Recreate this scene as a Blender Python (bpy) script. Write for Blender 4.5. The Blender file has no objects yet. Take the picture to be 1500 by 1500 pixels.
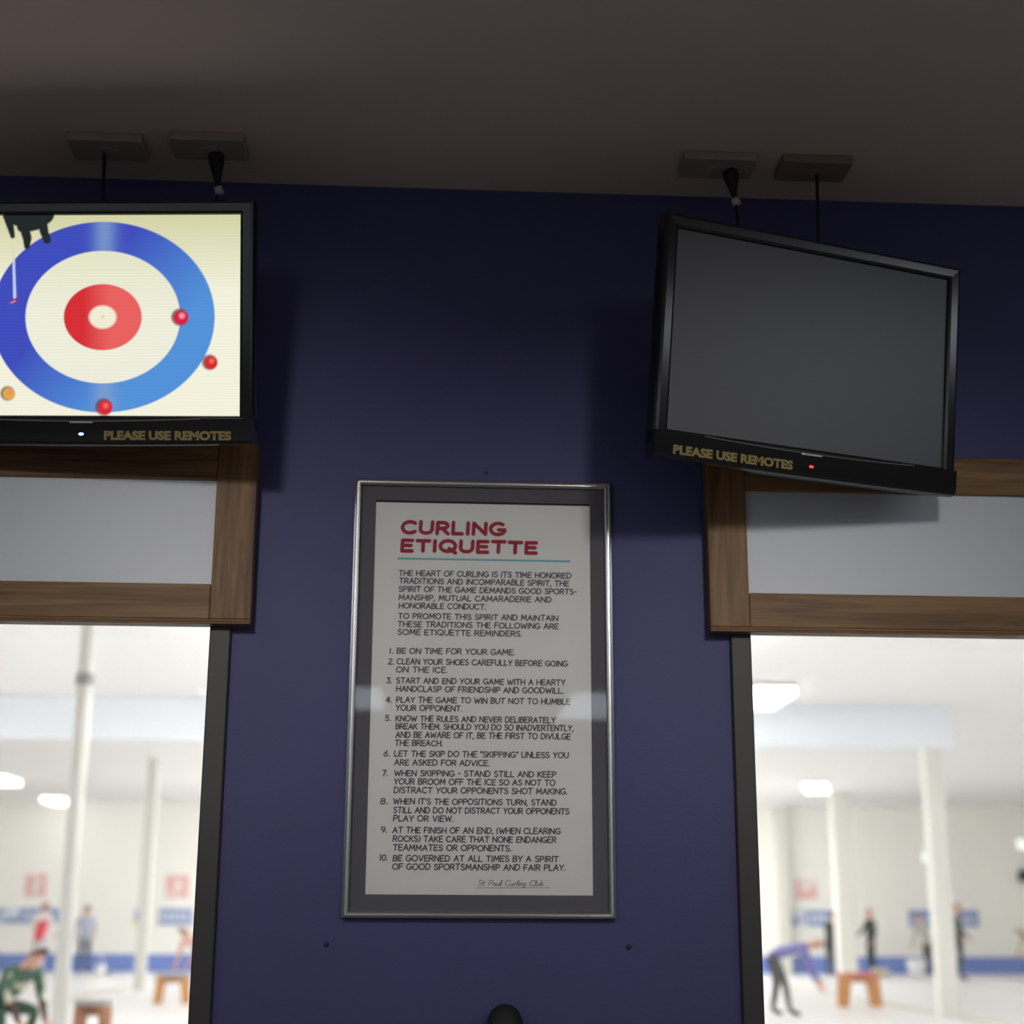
import bpy, bmesh, math, random
import numpy as np
from mathutils import Vector, Matrix

# ---------------------------------------------------------------- camera, world, exposure
scene = bpy.context.scene
COL = scene.collection
yaw, pitch, roll = 0.05611106, 0.26139307, 0.00455599
fw = Vector((math.sin(yaw)*math.cos(pitch), math.cos(yaw)*math.cos(pitch), math.sin(pitch)))
rt = Vector((math.cos(yaw), -math.sin(yaw), 0))
up = rt.cross(fw)
r2 = rt*math.cos(roll) + up*math.sin(roll)
u2 = up*math.cos(roll) - rt*math.sin(roll)
cam_data = bpy.data.cameras.new('camera')
cam = bpy.data.objects.new('camera', cam_data)
COL.objects.link(cam)
M3 = Matrix((r2, u2, -fw)).transposed()
cam.matrix_world = Matrix.Translation((0, -3.6, 1.6)) @ M3.to_4x4()
cam_data.sensor_width = 36
cam_data.sensor_fit = 'HORIZONTAL'
cam_data.lens = 2250/1500*36
cam_data.clip_end = 200
cam_data.dof.use_dof = True
cam_data.dof.focus_distance = 3.32
cam_data.dof.aperture_fstop = 2.4
scene.camera = cam

world = bpy.data.worlds.new('world')
scene.world = world
world.use_nodes = True
world.node_tree.nodes['Background'].inputs[0].default_value = (0.02, 0.02, 0.022, 1)
world.node_tree.nodes['Background'].inputs[1].default_value = 1.0

scene.view_settings.view_transform = 'Standard'
scene.view_settings.look = 'None'
scene.view_settings.gamma = 1.0
scene.view_settings.exposure = 0.0
scene.view_settings.use_curve_mapping = False
scene.cycles.max_bounces = 16
scene.cycles.diffuse_bounces = 10
scene.cycles.transparent_max_bounces = 16

RINK_LAMP = 29.5        # radiance of the ceiling lamps added out of view in the rink
TROFFER = 4.5           # radiance of the lounge's wide ceiling panels
DOWNLIGHT = 260.0       # radiance of the two downlights added for ambient light in the lounge
SPOT = 103.0             # watts of the two track spots added to light the blue wall

FILL_WINDOW = 0.5          # radiance of the windows added in the lounge's back wall as soft fill

# ---------------------------------------------------------------- helpers
def lin(c):
    c = c/255.0
    return c/12.92 if c <= 0.04045 else ((c+0.055)/1.055)**2.4

def srgb(r, g, b):
    return (lin(r), lin(g), lin(b), 1)

def mat(name, color, rough=0.5, metal=0.0, spec=0.5, emis=None, estr=0.0, noise=None, bump=None):
    m = bpy.data.materials.new(name)
    m.use_nodes = True
    nt = m.node_tree
    b = nt.nodes['Principled BSDF']
    b.inputs['Base Color'].default_value = (*color[:3], 1)
    b.inputs['Roughness'].default_value = rough
    b.inputs['Metallic'].default_value = metal
    b.inputs['Specular IOR Level'].default_value = spec
    if emis:
        b.inputs['Emission Color'].default_value = (*emis[:3], 1)
        b.inputs['Emission Strength'].default_value = estr
    if noise or bump:
        tc = nt.nodes.new('ShaderNodeTexCoord')
    if noise:
        sc, amt = noise
        n = nt.nodes.new('ShaderNodeTexNoise')
        n.inputs['Scale'].default_value = sc
        n.inputs['Detail'].default_value = 4
        nt.links.new(tc.outputs['Object'], n.inputs['Vector'])
        r = nt.nodes.new('ShaderNodeMapRange')
        r.inputs['To Min'].default_value = 1-amt
        r.inputs['To Max'].default_value = 1+amt
        nt.links.new(n.outputs['Fac'], r.inputs['Value'])
        mx = nt.nodes.new('ShaderNodeVectorMath')
        mx.operation = 'SCALE'
        mx.inputs[0].default_value = color[:3]
        nt.links.new(r.outputs['Result'], mx.inputs['Scale'])
        nt.links.new(mx.outputs['Vector'], b.inputs['Base Color'])
    if bump:
        sc, st = bump
        n = nt.nodes.new('ShaderNodeTexNoise')
        n.inputs['Scale'].default_value = sc
        n.inputs['Detail'].default_value = 3
        nt.links.new(tc.outputs['Object'], n.inputs['Vector'])
        bp = nt.nodes.new('ShaderNodeBump')
        bp.inputs['Strength'].default_value = st
        bp.inputs['Distance'].default_value = 0.002
        nt.links.new(n.outputs['Fac'], bp.inputs['Height'])
        nt.links.new(bp.outputs['Normal'], b.inputs['Normal'])
    return m

def emit_mat(name, color, strength):
    m = bpy.data.materials.new(name)
    m.use_nodes = True
    nt = m.node_tree
    nt.nodes.clear()
    o = nt.nodes.new('ShaderNodeOutputMaterial')
    e = nt.nodes.new('ShaderNodeEmission')
    e.inputs[0].default_value = (*color[:3], 1)
    e.inputs[1].default_value = strength
    nt.links.new(e.outputs[0], o.inputs[0])
    return m

def glass_mat(name, tint=(1, 1, 1), ior=1.5):
    m = bpy.data.materials.new(name)
    m.use_nodes = True
    nt = m.node_tree
    nt.nodes.clear()
    o = nt.nodes.new('ShaderNodeOutputMaterial')
    mx = nt.nodes.new('ShaderNodeMixShader')
    fr = nt.nodes.new('ShaderNodeFresnel')
    fr.inputs['IOR'].default_value = ior
    t = nt.nodes.new('ShaderNodeBsdfTransparent')
    t.inputs[0].default_value = (*tint, 1)
    g = nt.nodes.new('ShaderNodeBsdfGlossy')
    g.inputs['Roughness'].default_value = 0.02
    sc_ = nt.nodes.new('ShaderNodeMath')
    sc_.operation = 'MULTIPLY'
    sc_.inputs[1].default_value = 0.6
    nt.links.new(fr.outputs[0], sc_.inputs[0])
    nt.links.new(sc_.outputs[0], mx.inputs[0])
    nt.links.new(t.outputs[0], mx.inputs[1])
    nt.links.new(g.outputs[0], mx.inputs[2])
    nt.links.new(mx.outputs[0], o.inputs[0])
    return m

def wood_mat(name, axis):
    """Oak: grain stretched along the given axis (0 = x, 2 = z)."""
    m = bpy.data.materials.new(name)
    m.use_nodes = True
    nt = m.node_tree
    b = nt.nodes['Principled BSDF']
    b.inputs['Roughness'].default_value = 0.5
    b.inputs['Specular IOR Level'].default_value = 0.3
    tc = nt.nodes.new('ShaderNodeTexCoord')
    mp = nt.nodes.new('ShaderNodeMapping')
    s = [26, 26, 26]
    s[axis] = 1.3
    mp.inputs['Scale'].default_value = s
    nt.links.new(tc.outputs['Object'], mp.inputs['Vector'])
    n = nt.nodes.new('ShaderNodeTexNoise')
    n.inputs['Scale'].default_value = 1.0
    n.inputs['Detail'].default_value = 5
    n.inputs['Roughness'].default_value = 0.6
    n.inputs['Distortion'].default_value = 1.2
    nt.links.new(mp.outputs[0], n.inputs['Vector'])
    mp2 = nt.nodes.new('ShaderNodeMapping')
    s2 = [150, 150, 150]
    s2[axis] = 6
    mp2.inputs['Scale'].default_value = s2
    nt.links.new(tc.outputs['Object'], mp2.inputs['Vector'])
    n2 = nt.nodes.new('ShaderNodeTexNoise')
    n2.inputs['Scale'].default_value = 1.0
    n2.inputs['Detail'].default_value = 2
    nt.links.new(mp2.outputs[0], n2.inputs['Vector'])
    ad = nt.nodes.new('ShaderNodeMath')
    ad.operation = 'MULTIPLY_ADD'
    ad.inputs[1].default_value = 0.35
    nt.links.new(n2.outputs['Fac'], ad.inputs[0])
    nt.links.new(n.outputs['Fac'], ad.inputs[2])
    cr = nt.nodes.new('ShaderNodeValToRGB')
    e = cr.color_ramp.elements
    e[0].position = 0.45
    e[0].color = (0.115, 0.058, 0.024, 1)
    e[1].position = 0.82
    e[1].color = (0.30, 0.168, 0.072, 1)
    nt.links.new(ad.outputs[0], cr.inputs[0])
    nt.links.new(cr.outputs[0], b.inputs['Base Color'])
    return m

def tag(o, label=None, cat=None, group=None, kind=None):
    if label: o['label'] = label
    if cat: o['category'] = cat
    if group: o['group'] = group
    if kind: o['kind'] = kind
    return o

def thing(name, label, cat, loc=(0, 0, 0), rot=None, group=None):
    o = bpy.data.objects.new(name, None)
    o.empty_display_size = 0.1
    COL.objects.link(o)
    o.location = loc
    if rot is not None:
        o.rotation_euler = rot
    return tag(o, label, cat, group)

def obj(name, bm, m, parent=None, smooth=False, label=None):
    me = bpy.data.meshes.new(name)
    bmesh.ops.recalc_face_normals(bm, faces=bm.faces[:])
    if smooth:
        for f in bm.faces: f.smooth = True
    bm.to_mesh(me)
    bm.free()
    o = bpy.data.objects.new(name, me)
    COL.objects.link(o)
    for x in (m if isinstance(m, (list, tuple)) else [m]):
        me.materials.append(x)
    if parent: o.parent = parent
    if label: o['label'] = label
    return o

def struct(name, bm, m, parent=None, **k):
    o = obj(name, bm, m, parent, **k)
    if parent is None: o['kind'] = 'structure'
    return o

def bx(x0, x1, y0, y1, z0, z1, bm=None, bevel=0.0, seg=2):
    own = bmesh.new()
    vs = [own.verts.new((x, y, z)) for x in (x0, x1) for y in (y0, y1) for z in (z0, z1)]
    for f in ((0, 1, 3, 2), (4, 6, 7, 5), (0, 4, 5, 1), (2, 3, 7, 6), (0, 2, 6, 4), (1, 5, 7, 3)):
        own.faces.new([vs[i] for i in f])
    if bevel:
        bmesh.ops.recalc_face_normals(own, faces=own.faces[:])
        bmesh.ops.bevel(own, geom=own.edges[:], offset=bevel, segments=seg, affect='EDGES', profile=0.5)
    if bm is None: return own
    me = bpy.data.meshes.new('tmp')
    own.to_mesh(me); own.free()
    bm.from_mesh(me)
    bpy.data.meshes.remove(me)
    return bm

def lathe(profile, n=24, bm=None, center=(0, 0, 0), axis='z'):
    """profile: list of (radius, height)."""
    bm = bm or bmesh.new()
    rings = []
    for r, h in profile:
        ring = []
        for i in range(n):
            a = 2*math.pi*i/n
            p = (r*math.cos(a), r*math.sin(a), h)
            if axis == 'y': p = (p[0], h, p[1])
            if axis == 'x': p = (h, p[0], p[1])
            ring.append(bm.verts.new(Vector(p)+Vector(center)))
        rings.append(ring)
    for a, b in zip(rings, rings[1:]):
        for i in range(n):
            bm.faces.new((a[i], a[(i+1) % n], b[(i+1) % n], b[i]))
    bm.faces.new(rings[0][::-1])
    bm.faces.new(rings[-1])
    return bm

def tube(pts, r, n=8, bm=None):
    bm = bm or bmesh.new()
    pts = [Vector(p) for p in pts]
    rr = r if isinstance(r, (list, tuple)) else [r]*len(pts)
    rings = []
    for i, p in enumerate(pts):
        d = (pts[min(i+1, len(pts)-1)]-pts[max(i-1, 0)]).normalized()
        a = d.orthogonal().normalized()
        ref = Vector((1, 0, 0)) if abs(d.x) < 0.9 else Vector((0, 1, 0))
        a = (ref - d*ref.dot(d)).normalized()
        b = d.cross(a)
        rings.append([bm.verts.new(p+(a*math.cos(2*math.pi*k/n)+b*math.sin(2*math.pi*k/n))*rr[i]) for k in range(n)])
    for A, B in zip(rings, rings[1:]):
        for k in range(n):
            bm.faces.new((A[k], A[(k+1) % n], B[(k+1) % n], B[k]))
    bm.faces.new(rings[0][::-1])
    bm.faces.new(rings[-1])
    return bm

def sweep_rect(x0, x1, z0, z1, profile, bm=None):
    """A mitred picture-frame moulding: profile is a closed list of (inset, y)."""
    bm = bm or bmesh.new()
    rings = []
    for t, y in profile:
        rings.append([bm.verts.new(p) for p in ((x0+t, y, z0+t), (x1-t, y, z0+t), (x1-t, y, z1-t), (x0+t, y, z1-t))])
    n = len(rings)
    for i in range(n):
        A, B = rings[i], rings[(i+1) % n]
        for k in range(4):
            bm.faces.new((A[k], A[(k+1) % 4], B[(k+1) % 4], B[k]))
    return bm

def sphere(c, r, bm=None, u=16, v=10, scale=(1, 1, 1)):
    bm = bm or bmesh.new()
    bmesh.ops.create_uvsphere(bm, u_segments=u, v_segments=v, radius=1,
        matrix=Matrix.Translation(c) @ Matrix.Diagonal((r*scale[0], r*scale[1], r*scale[2], 1)))
    return bm

def cp(root, loc=None, label=None, rot=None):
    """A copy of a thing with copies of its parts and sub-parts."""
    r = root.copy(); COL.objects.link(r)
    if loc is not None: r.location = loc
    if rot is not None: r.rotation_euler = rot
    if label: r['label'] = label
    for ch in list(root.children):
        c = ch.copy(); COL.objects.link(c); c.parent = r
        for g in list(ch.children):
            d = g.copy(); COL.objects.link(d); d.parent = c
    return r

# ---------------------------------------------------------------- materials
M_blue = mat('blue_wall_paint', (0.070, 0.069, 0.195), 0.55, spec=0.35, noise=(9, 0.07), bump=(140, 0.25))
M_ceil = mat('taupe_ceiling_paint', (0.71, 0.58, 0.50), 0.8, spec=0.2, noise=(3, 0.05), bump=(90, 0.25))
M_floor = mat('dark_carpet', (0.26, 0.245, 0.235), 0.95, spec=0.1, noise=(60, 0.25))
M_loungewall = mat('lounge_wall_paint', (0.27, 0.26, 0.25), 0.7, noise=(4, 0.05))
M_oak_x = wood_mat('oak_grain_across', 0)
M_oak_z = wood_mat('oak_grain_upright', 2)
M_board = mat('white_board', (0.70, 0.73, 0.78), 0.45, noise=(2.0, 0.03))
M_bronze = mat('dark_bronze_metal', (0.044, 0.040, 0.037), 0.5, metal=0.0, noise=(5, 0.05))
M_pane = glass_mat('window_glass', (0.985, 0.99, 0.985))
M_picglass = glass_mat('picture_glass')
M_silver = mat('brushed_aluminium', (0.74, 0.73, 0.71), 0.28, metal=1.0)
M_matboard = mat('grey_mat_board', (0.135, 0.132, 0.145), 0.9, spec=0.1)
M_paper = mat('poster_paper', (0.84, 0.845, 0.825), 0.85, spec=0.1, noise=(30, 0.03))
M_ink = mat('black_ink', (0.085, 0.083, 0.088), 0.8, spec=0.1, noise=(80, 0.35))
M_red = mat('red_ink', (0.42, 0.045, 0.075), 0.8, spec=0.1, noise=(60, 0.2))
M_teal = mat('blue_rule_ink', (0.22, 0.50, 0.56), 0.8, spec=0.1)
M_tvblack = mat('gloss_black_plastic', (0.011, 0.011, 0.011), 0.14, spec=0.6)
M_tvsatin = mat('satin_black_plastic', (0.02, 0.02, 0.02), 0.4, spec=0.4)
M_lcd = mat('unlit_matte_screen', (0.078, 0.078, 0.088), 0.34, spec=0.8)
M_gold = mat('gold_sticker_letters', (0.25, 0.20, 0.062), 0.6, noise=(200, 0.15))
M_highlight = mat('lip_highlight', (0.7, 0.7, 0.75), 0.15, metal=1.0)
M_badge = mat('pale_badge', (0.6, 0.58, 0.5), 0.35, metal=0.6)
M_darkmetal = mat('black_metal', (0.025, 0.025, 0.027), 0.45)
M_rubber = mat('black_rubber', (0.012, 0.012, 0.013), 0.7)
M_whiteplast = mat('white_plastic', (0.6, 0.6, 0.58), 0.5)
M_boxbrown = mat('brown_box_cover', (0.27, 0.18, 0.13), 0.6, noise=(20, 0.08))
M_boxtaupe = mat('taupe_box_cover', (0.36, 0.295, 0.255), 0.6, noise=(20, 0.08))
M_screw = mat('dark_screw', (0.02, 0.018, 0.02), 0.5)
M_lamp = emit_mat('added_lamp_glow', (1.0, 0.99, 0.97), RINK_LAMP)
M_troffer = emit_mat('ceiling_panel_glow', (0.80, 0.90, 1.0), TROFFER)
M_sidepanel = emit_mat('side_panel_glow', (0.80, 0.90, 1.0), 3.0)
M_down = emit_mat('added_downlight_glow', (1.0, 0.96, 0.91), DOWNLIGHT)
M_lampdim = emit_mat('far_lamp_glow', (1.0, 0.985, 0.94), 4.0)
M_fillwindow = emit_mat('fill_window_glow', (0.80, 0.90, 1.0), FILL_WINDOW)
M_lampbody = mat('white_lamp_body', (0.8, 0.8, 0.8), 0.5)
# rink
M_ice = mat('ice', (0.80, 0.797, 0.80), 0.30, spec=0.3, noise=(0.35, 0.025))
M_rinkwall = mat('cream_rink_wall', (0.90, 0.89, 0.84), 0.7, noise=(0.5, 0.02))
M_rinkceil = mat('white_rink_ceiling', (0.77, 0.765, 0.755), 0.7, noise=(0.3, 0.02))
M_beam = mat('pale_blue_beam', (0.80, 0.84, 0.89), 0.6)
M_column = mat('cream_column_paint', (0.70, 0.695, 0.64), 0.6)
M_band = mat('blue_wall_band', (0.17, 0.25, 0.60), 0.6)
M_banner = mat('blue_banner', (0.27, 0.33, 0.57), 0.6)
M_bannerpale = mat('pale_banner_marks', (0.68, 0.72, 0.78), 0.6)
M_signred = mat('faded_red_sign', (0.78, 0.45, 0.44), 0.6)
M_signpale = mat('pale_sign_figure', (0.82, 0.74, 0.72), 0.6)
M_divider = mat('tan_divider', (0.60, 0.56, 0.49), 0.8)
M_orangewood = mat('orange_wood', (0.55, 0.26, 0.09), 0.5, noise=(8, 0.15))
M_brownwood = mat('brown_wood', (0.36, 0.17, 0.09), 0.5, noise=(8, 0.15))
M_greytop = mat('grey_bench_top', (0.33, 0.33, 0.32), 0.6)
M_redtop = mat('red_bench_top', (0.62, 0.20, 0.18), 0.6)
M_bucket = mat('white_bucket', (0.85, 0.86, 0.88), 0.5)
M_skin = mat('skin', (0.62, 0.34, 0.26), 0.55)
M_eye = mat('eye_dark', (0.02, 0.02, 0.02), 0.2)
M_hairdark = mat('dark_hair', (0.035, 0.03, 0.022), 0.7)
M_hairred = mat('reddish_hair', (0.42, 0.20, 0.12), 0.7)
M_hairgrey = mat('grey_hair', (0.40, 0.37, 0.35), 0.7)
def patch_cloth(n, a, b):
    m = mat(n, a, 0.85, spec=0.15)
    nt = m.node_tree
    tc = nt.nodes.new('ShaderNodeTexCoord'); nz = nt.nodes.new('ShaderNodeTexNoise'); cr = nt.nodes.new('ShaderNodeValToRGB')
    nz.inputs['Scale'].default_value = 4.5; nz.inputs['Detail'].default_value = 1
    cr.color_ramp.elements[0].position = 0.52; cr.color_ramp.elements[0].color = (*a, 1)
    cr.color_ramp.elements[1].position = 0.58; cr.color_ramp.elements[1].color = (*b, 1)
    nt.links.new(tc.outputs['Object'], nz.inputs['Vector']); nt.links.new(nz.outputs['Fac'], cr.inputs[0])
    nt.links.new(cr.outputs[0], nt.nodes['Principled BSDF'].inputs['Base Color'])
    return m
def cloth(n, c): return mat(n, c, 0.85, spec=0.15, noise=(25, 0.1))

# ---------------------------------------------------------------- the lounge
LZ = 3.42                                  # lounge ceiling height
WL = (-2.30, -0.507)                       # left window opening in x
WR = (0.775, 2.60)                         # right window opening in x
WZ = (0.95, 2.46)                          # both openings in z
X0, X1, YB = -9.0, 10.0, -11.6             # lounge extents
RX0, RX1, RY = -15.5, 20.5, 41.4           # rink extents
ICE, RZ = 0.25, 4.9

bm = bmesh.new()                           # front wall with two window openings
xs = [RX0, WL[0], WL[1], WR[0], WR[1], RX1]
for i in range(5):
    if i in (1, 3):
        bx(xs[i], xs[i+1], 0, 0.2, 0, WZ[0], bm)
        bx(xs[i], xs[i+1], 0, 0.2, WZ[1], RZ+0.1, bm)
    else:
        bx(xs[i], xs[i+1], 0, 0.2, 0, RZ+0.1, bm)
bmesh.ops.remove_doubles(bm, verts=bm.verts[:], dist=1e-5)
struct('wall_front', bm, M_blue)
struct('ceiling', bx(X0, X1, YB, 0, LZ, LZ+0.15), M_ceil)
struct('floor', bx(X0, X1, YB, 0, -0.15, 0), M_floor)
struct('wall_left', bx(X0-0.15, X0, YB, 0, 0, LZ), M_loungewall)
struct('wall_right', bx(X1, X1+0.15, YB, 0, 0, LZ), M_loungewall)
struct('wall_back', bx(X0, X1, YB-0.15, YB, 0, LZ), M_loungewall)

def window(name, xa, xb):
    """Dark metal frame on the wall face, a clear pane set into the wall, a sill."""
    w = bpy.data.objects.new(name, None); COL.objects.link(w); w['kind'] = 'structure'
    w.location = ((xa+xb)/2, 0, WZ[0])
    h = WZ[1]-WZ[0]; hw = (xb-xa)/2; t = 0.049
    prof = [(0, 0.0), (0, -0.012), (0.003, -0.015), (t-0.003, -0.015), (t, -0.012), (t, 0.07), (t-0.004, 0.07), (t-0.004, 0.0)]
    obj('window_frame', sweep_rect(-hw-t, hw+t, -t, h+t, prof), M_bronze, w)
    obj('window_pane', bx(-hw+0.001, hw-0.001, 0.055, 0.061, 0.001, h-0.001), M_pane, w)
    obj('window_sill', bx(-hw-t-0.02, hw+t+0.02, -0.06, 0.0, -t-0.03, -t, bevel=0.004), M_bronze, w)
    return w
window('window_1', *WL)
window('window_2', *WR)

# ---- oak framed white boards above the windows
def framed_board(xa, xb, label, low=2.269, top=2.714):
    sw, rw = 0.096, 0.096
    cx = (xa+xb)/2; hw = (xb-xa)/2; h = top-low
    t = thing('framed_board', label, 'framed panel', (cx, 0, low), group='oak framed white boards')
    for s in (-1, 1):
        a, b = sorted((s*hw, s*(hw-sw)))
        obj('stile', bx(a, b, -0.044, 0, 0.012, h, bevel=0.003), M_oak_z, t)
    for z0, z1 in ((0.012, rw), (h-rw+0.002, h)):
        obj('rail', bx(-hw+sw+0.0004, hw-sw-0.0004, -0.042, 0, z0, z1, bevel=0.003), M_oak_x, t)
    lip = bx(-hw, hw, -0.049, 0, 0.0, 0.0055, bevel=0.0015)
    bx(-hw, hw, -0.046, 0, 0.0062, 0.0115, lip, bevel=0.0015)
    obj('bottom_moulding', lip, M_oak_x, t)
    obj('white_panel', bx(-hw+sw-0.01, hw-sw+0.01, -0.030, -0.004, rw-0.01, h-rw+0.012), M_board, t)
    return t
framed_board(-2.40, -0.410, 'oak framed pale board over the left window, under the lit television')
framed_board(0.672, 2.70, 'oak framed pale board over the right window, partly behind the dark television')

# ---------------------------------------------------------------- hand lettering (stroke alphabet)
def arc(cx, cy, rx, ry, a0, a1, n=9):
    return [(cx+rx*math.cos(math.radians(a0+(a1-a0)*i/n)), cy+ry*math.sin(math.radians(a0+(a1-a0)*i/n))) for i in range(n+1)]
G = {   # glyph: (width, [polylines]) on a unit cap height
 'A': (.74, [[(0, 0), (.37, 1), (.74, 0)], [(.14, .36), (.62, .36)]]),
 'B': (.6, [[(.02, 0), (.02, 1)], [(.02, 1)]+arc(.3, .77, .26, .23, 90, -90)+[(.02, .53)], [(.3, .53)]+arc(.32, .27, .28, .27, 90, -90)+[(.02, 0)]]),
 'C': (.74, [arc(.42, .5, .42, .5, 48, 315, 14)]),
 'D': (.72, [[(.02, 0), (.02, 1)], [(.02, 1), (.22, 1)]+arc(.24, .5, .46, .5, 90, -90, 12)+[(.02, 0)]]),
 'E': (.58, [[(.56, 1), (.02, 1), (.02, 0), (.58, 0)], [(.02, .52), (.5, .52)]]),
 'F': (.56, [[(.56, 1), (.02, 1), (.02, 0)], [(.02, .5), (.48, .5)]]),
 'G': (.78, [arc(.42, .5, .42, .5, 52, 340, 14)+[(.8, .42), (.46, .42)]]),
 'H': (.7, [[(.02, 0), (.02, 1)], [(.68, 0), (.68, 1)], [(.02, .5), (.68, .5)]]),
 'I': (.1, [[(.05, 0), (.05, 1)]]),
 'J': (.5, [[(.48, 1), (.48, .28)]+arc(.25, .27, .23, .27, 0, -170, 8)]),
 'K': (.64, [[(.02, 0), (.02, 1)], [(.6, 1), (.02, .42)], [(.2, .6), (.64, 0)]]),
 'L': (.54, [[(.02, 1), (.02, 0), (.54, 0)]]),
 'M': (.86, [[(.02, 0), (.1, 1), (.43, .25), (.76, 1), (.84, 0)]]),
 'N': (.72, [[(.02, 0), (.02, 1), (.7, 0), (.7, 1)]]),
 'O': (.84, [arc(.42, .5, .42, .5, 90, 450, 18)]),
 'P': (.6, [[(.02, 0), (.02, 1)], [(.02, 1), (.3, 1)]+arc(.32, .73, .27, .27, 90, -90)+[(.02, .46)]]),
 'Q': (.86, [arc(.42, .5, .42, .5, 90, 450, 18), [(.5, .26), (.86, -.14)]]),
 'R': (.64, [[(.02, 0), (.02, 1)], [(.02, 1), (.3, 1)]+arc(.32, .74, .27, .26, 90, -90)+[(.02, .48)], [(.28, .48), (.64, 0)]]),
 'S': (.58, [arc(.3, .76, .26, .24, 35, 270, 9)+arc(.3, .26, .28, .26, 90, -150, 9)]),
 'T': (.68, [[(0, 1), (.68, 1)], [(.34, 1), (.34, 0)]]),
 'U': (.7, [[(.02, 1), (.02, .33)]+arc(.35, .33, .33, .33, 180, 360, 9)+[(.68, 1)]]),
 'V': (.7, [[(0, 1), (.35, 0), (.7, 1)]]),
 'W': (.98, [[(0, 1), (.24, 0), (.49, .8), (.74, 0), (.98, 1)]]),
 'X': (.66, [[(0, 0), (.66, 1)], [(0, 1), (.66, 0)]]),
 'Y': (.66, [[(0, 1), (.33, .46), (.66, 1)], [(.33, .46), (.33, 0)]]),
 'Z': (.62, [[(0, 1), (.62, 1), (0, 0), (.62, 0)]]),
 '1': (.16, [[(.08, 0), (.08, 1)]]),
 '2': (.54, [arc(.28, .74, .25, .26, 160, -20, 8)+[(.02, 0), (.56, 0)]]),
 '3': (.52, [[(.04, 1), (.5, 1), (.24, .6)]+arc(.26, .3, .25, .3, 80, -160, 9)]),
 '4': (.58, [[(.4, 0), (.4, 1), (0, .32), (.58, .32)]]),
 '5': (.54, [[(.5, 1), (.08, 1), (.06, .56)]+arc(.27, .31, .26, .31, 110, -150, 9)]),
 '6': (.54, [[(.44, 1)]+arc(.27, .3, .26, .3, 165, -195, 14)]),
 '7': (.54, [[(0, 1), (.54, 1), (.2, 0)]]),
 '8': (.54, [arc(.27, .76, .22, .24, 90, 450, 12), arc(.27, .27, .27, .27, 90, 450, 12)]),
 '9': (.54, [arc(.27, .7, .26, .3, 0, 360, 12)+[(.46, .35), (.24, 0)]]),
 '0': (.6, [arc(.3, .5, .3, .5, 90, 450, 14)]),
 '.': (.06, [[(.03, 0), (.03, .05)]]), ',': (.1, [[(.07, .06), (0, -.18)]]),
 '-': (.34, [[(.02, .5), (.32, .5)]]), "'": (.06, [[(.04, 1.02), (.02, .8)]]),
 '"': (.2, [[(.04, 1.05), (.02, .8)], [(.18, 1.05), (.16, .8)]]),
 '(': (.2, [arc(.25, .45, .25, .6, 120, 240, 6)]), ')': (.2, [arc(-.05, .45, .25, .6, 60, -60, 6)]),
 ' ': (.42, []),
 # a few small letters for the signature
 't': (.34, [[(.16, .8), (.13, .1), (.26, 0)], [(0, .52), (.32, .56)]]),
 'a': (.5, [arc(.22, .24, .21, .24, 40, 400, 10)+[(.42, .02), (.5, .08)]]),
 'u': (.5, [[(.02, .48), (.04, .14)]+arc(.2, .14, .17, .14, 190, 340, 6)+[(.42, .48), (.42, .04), (.5, .06)]]),
 'l': (.24, [[(.02, .06), (.16, .7)]+arc(.1, .85, .08, .13, 10, 200, 6)+[(.08, .1), (.24, .04)]]),
 'r': (.36, [[(.04, .48), (.06, 0)], [(.06, .3), (.2, .47), (.34, .44)]]),
 'i': (.16, [[(.05, .46), (.05, .03), (.16, .06)], [(.07, .66), (.08, .7)]]),
 'n': (.46, [[(.03, .48), (.04, 0)], [(.04, .34), (.2, .48), (.34, .4), (.36, .02), (.46, .05)]]),
 'g': (.46, [arc(.2, .25, .19, .22, 40, 400, 10)+[(.38, -.2)]+arc(.2, -.2, .18, .16, 0, -150, 6)]),
 'b': (.46, [[(.03, 1), (.04, 0)]+arc(.22, .22, .2, .22, -120, 160, 9)]),
}
rng = random.Random(5)

def letter_strokes(text, x0, x1, z, h, slant=0.06, wob=0.02, gap=0.20):
    """Polylines of a line of lettering fitted between x0 and x1."""
    adv = 0; items = []
    for i, ch in enumerate(text):
        w, st = G[ch]
        items.append((adv, st)); adv += w + (gap if ch != ' ' else 0.06)
    adv -= gap
    sx = (x1-x0)/adv
    out = []
    for a, st in items:
        dz = rng.uniform(-wob, wob)*h; hs = 1+rng.uniform(-wob, wob)*1.5; sl = slant+rng.uniform(-wob, wob)
        for pl in st:
            out.append([(x0+(a+px)*sx+sl*pz*h, z+dz+pz*h*hs) for px, pz in pl])
    return out

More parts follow.
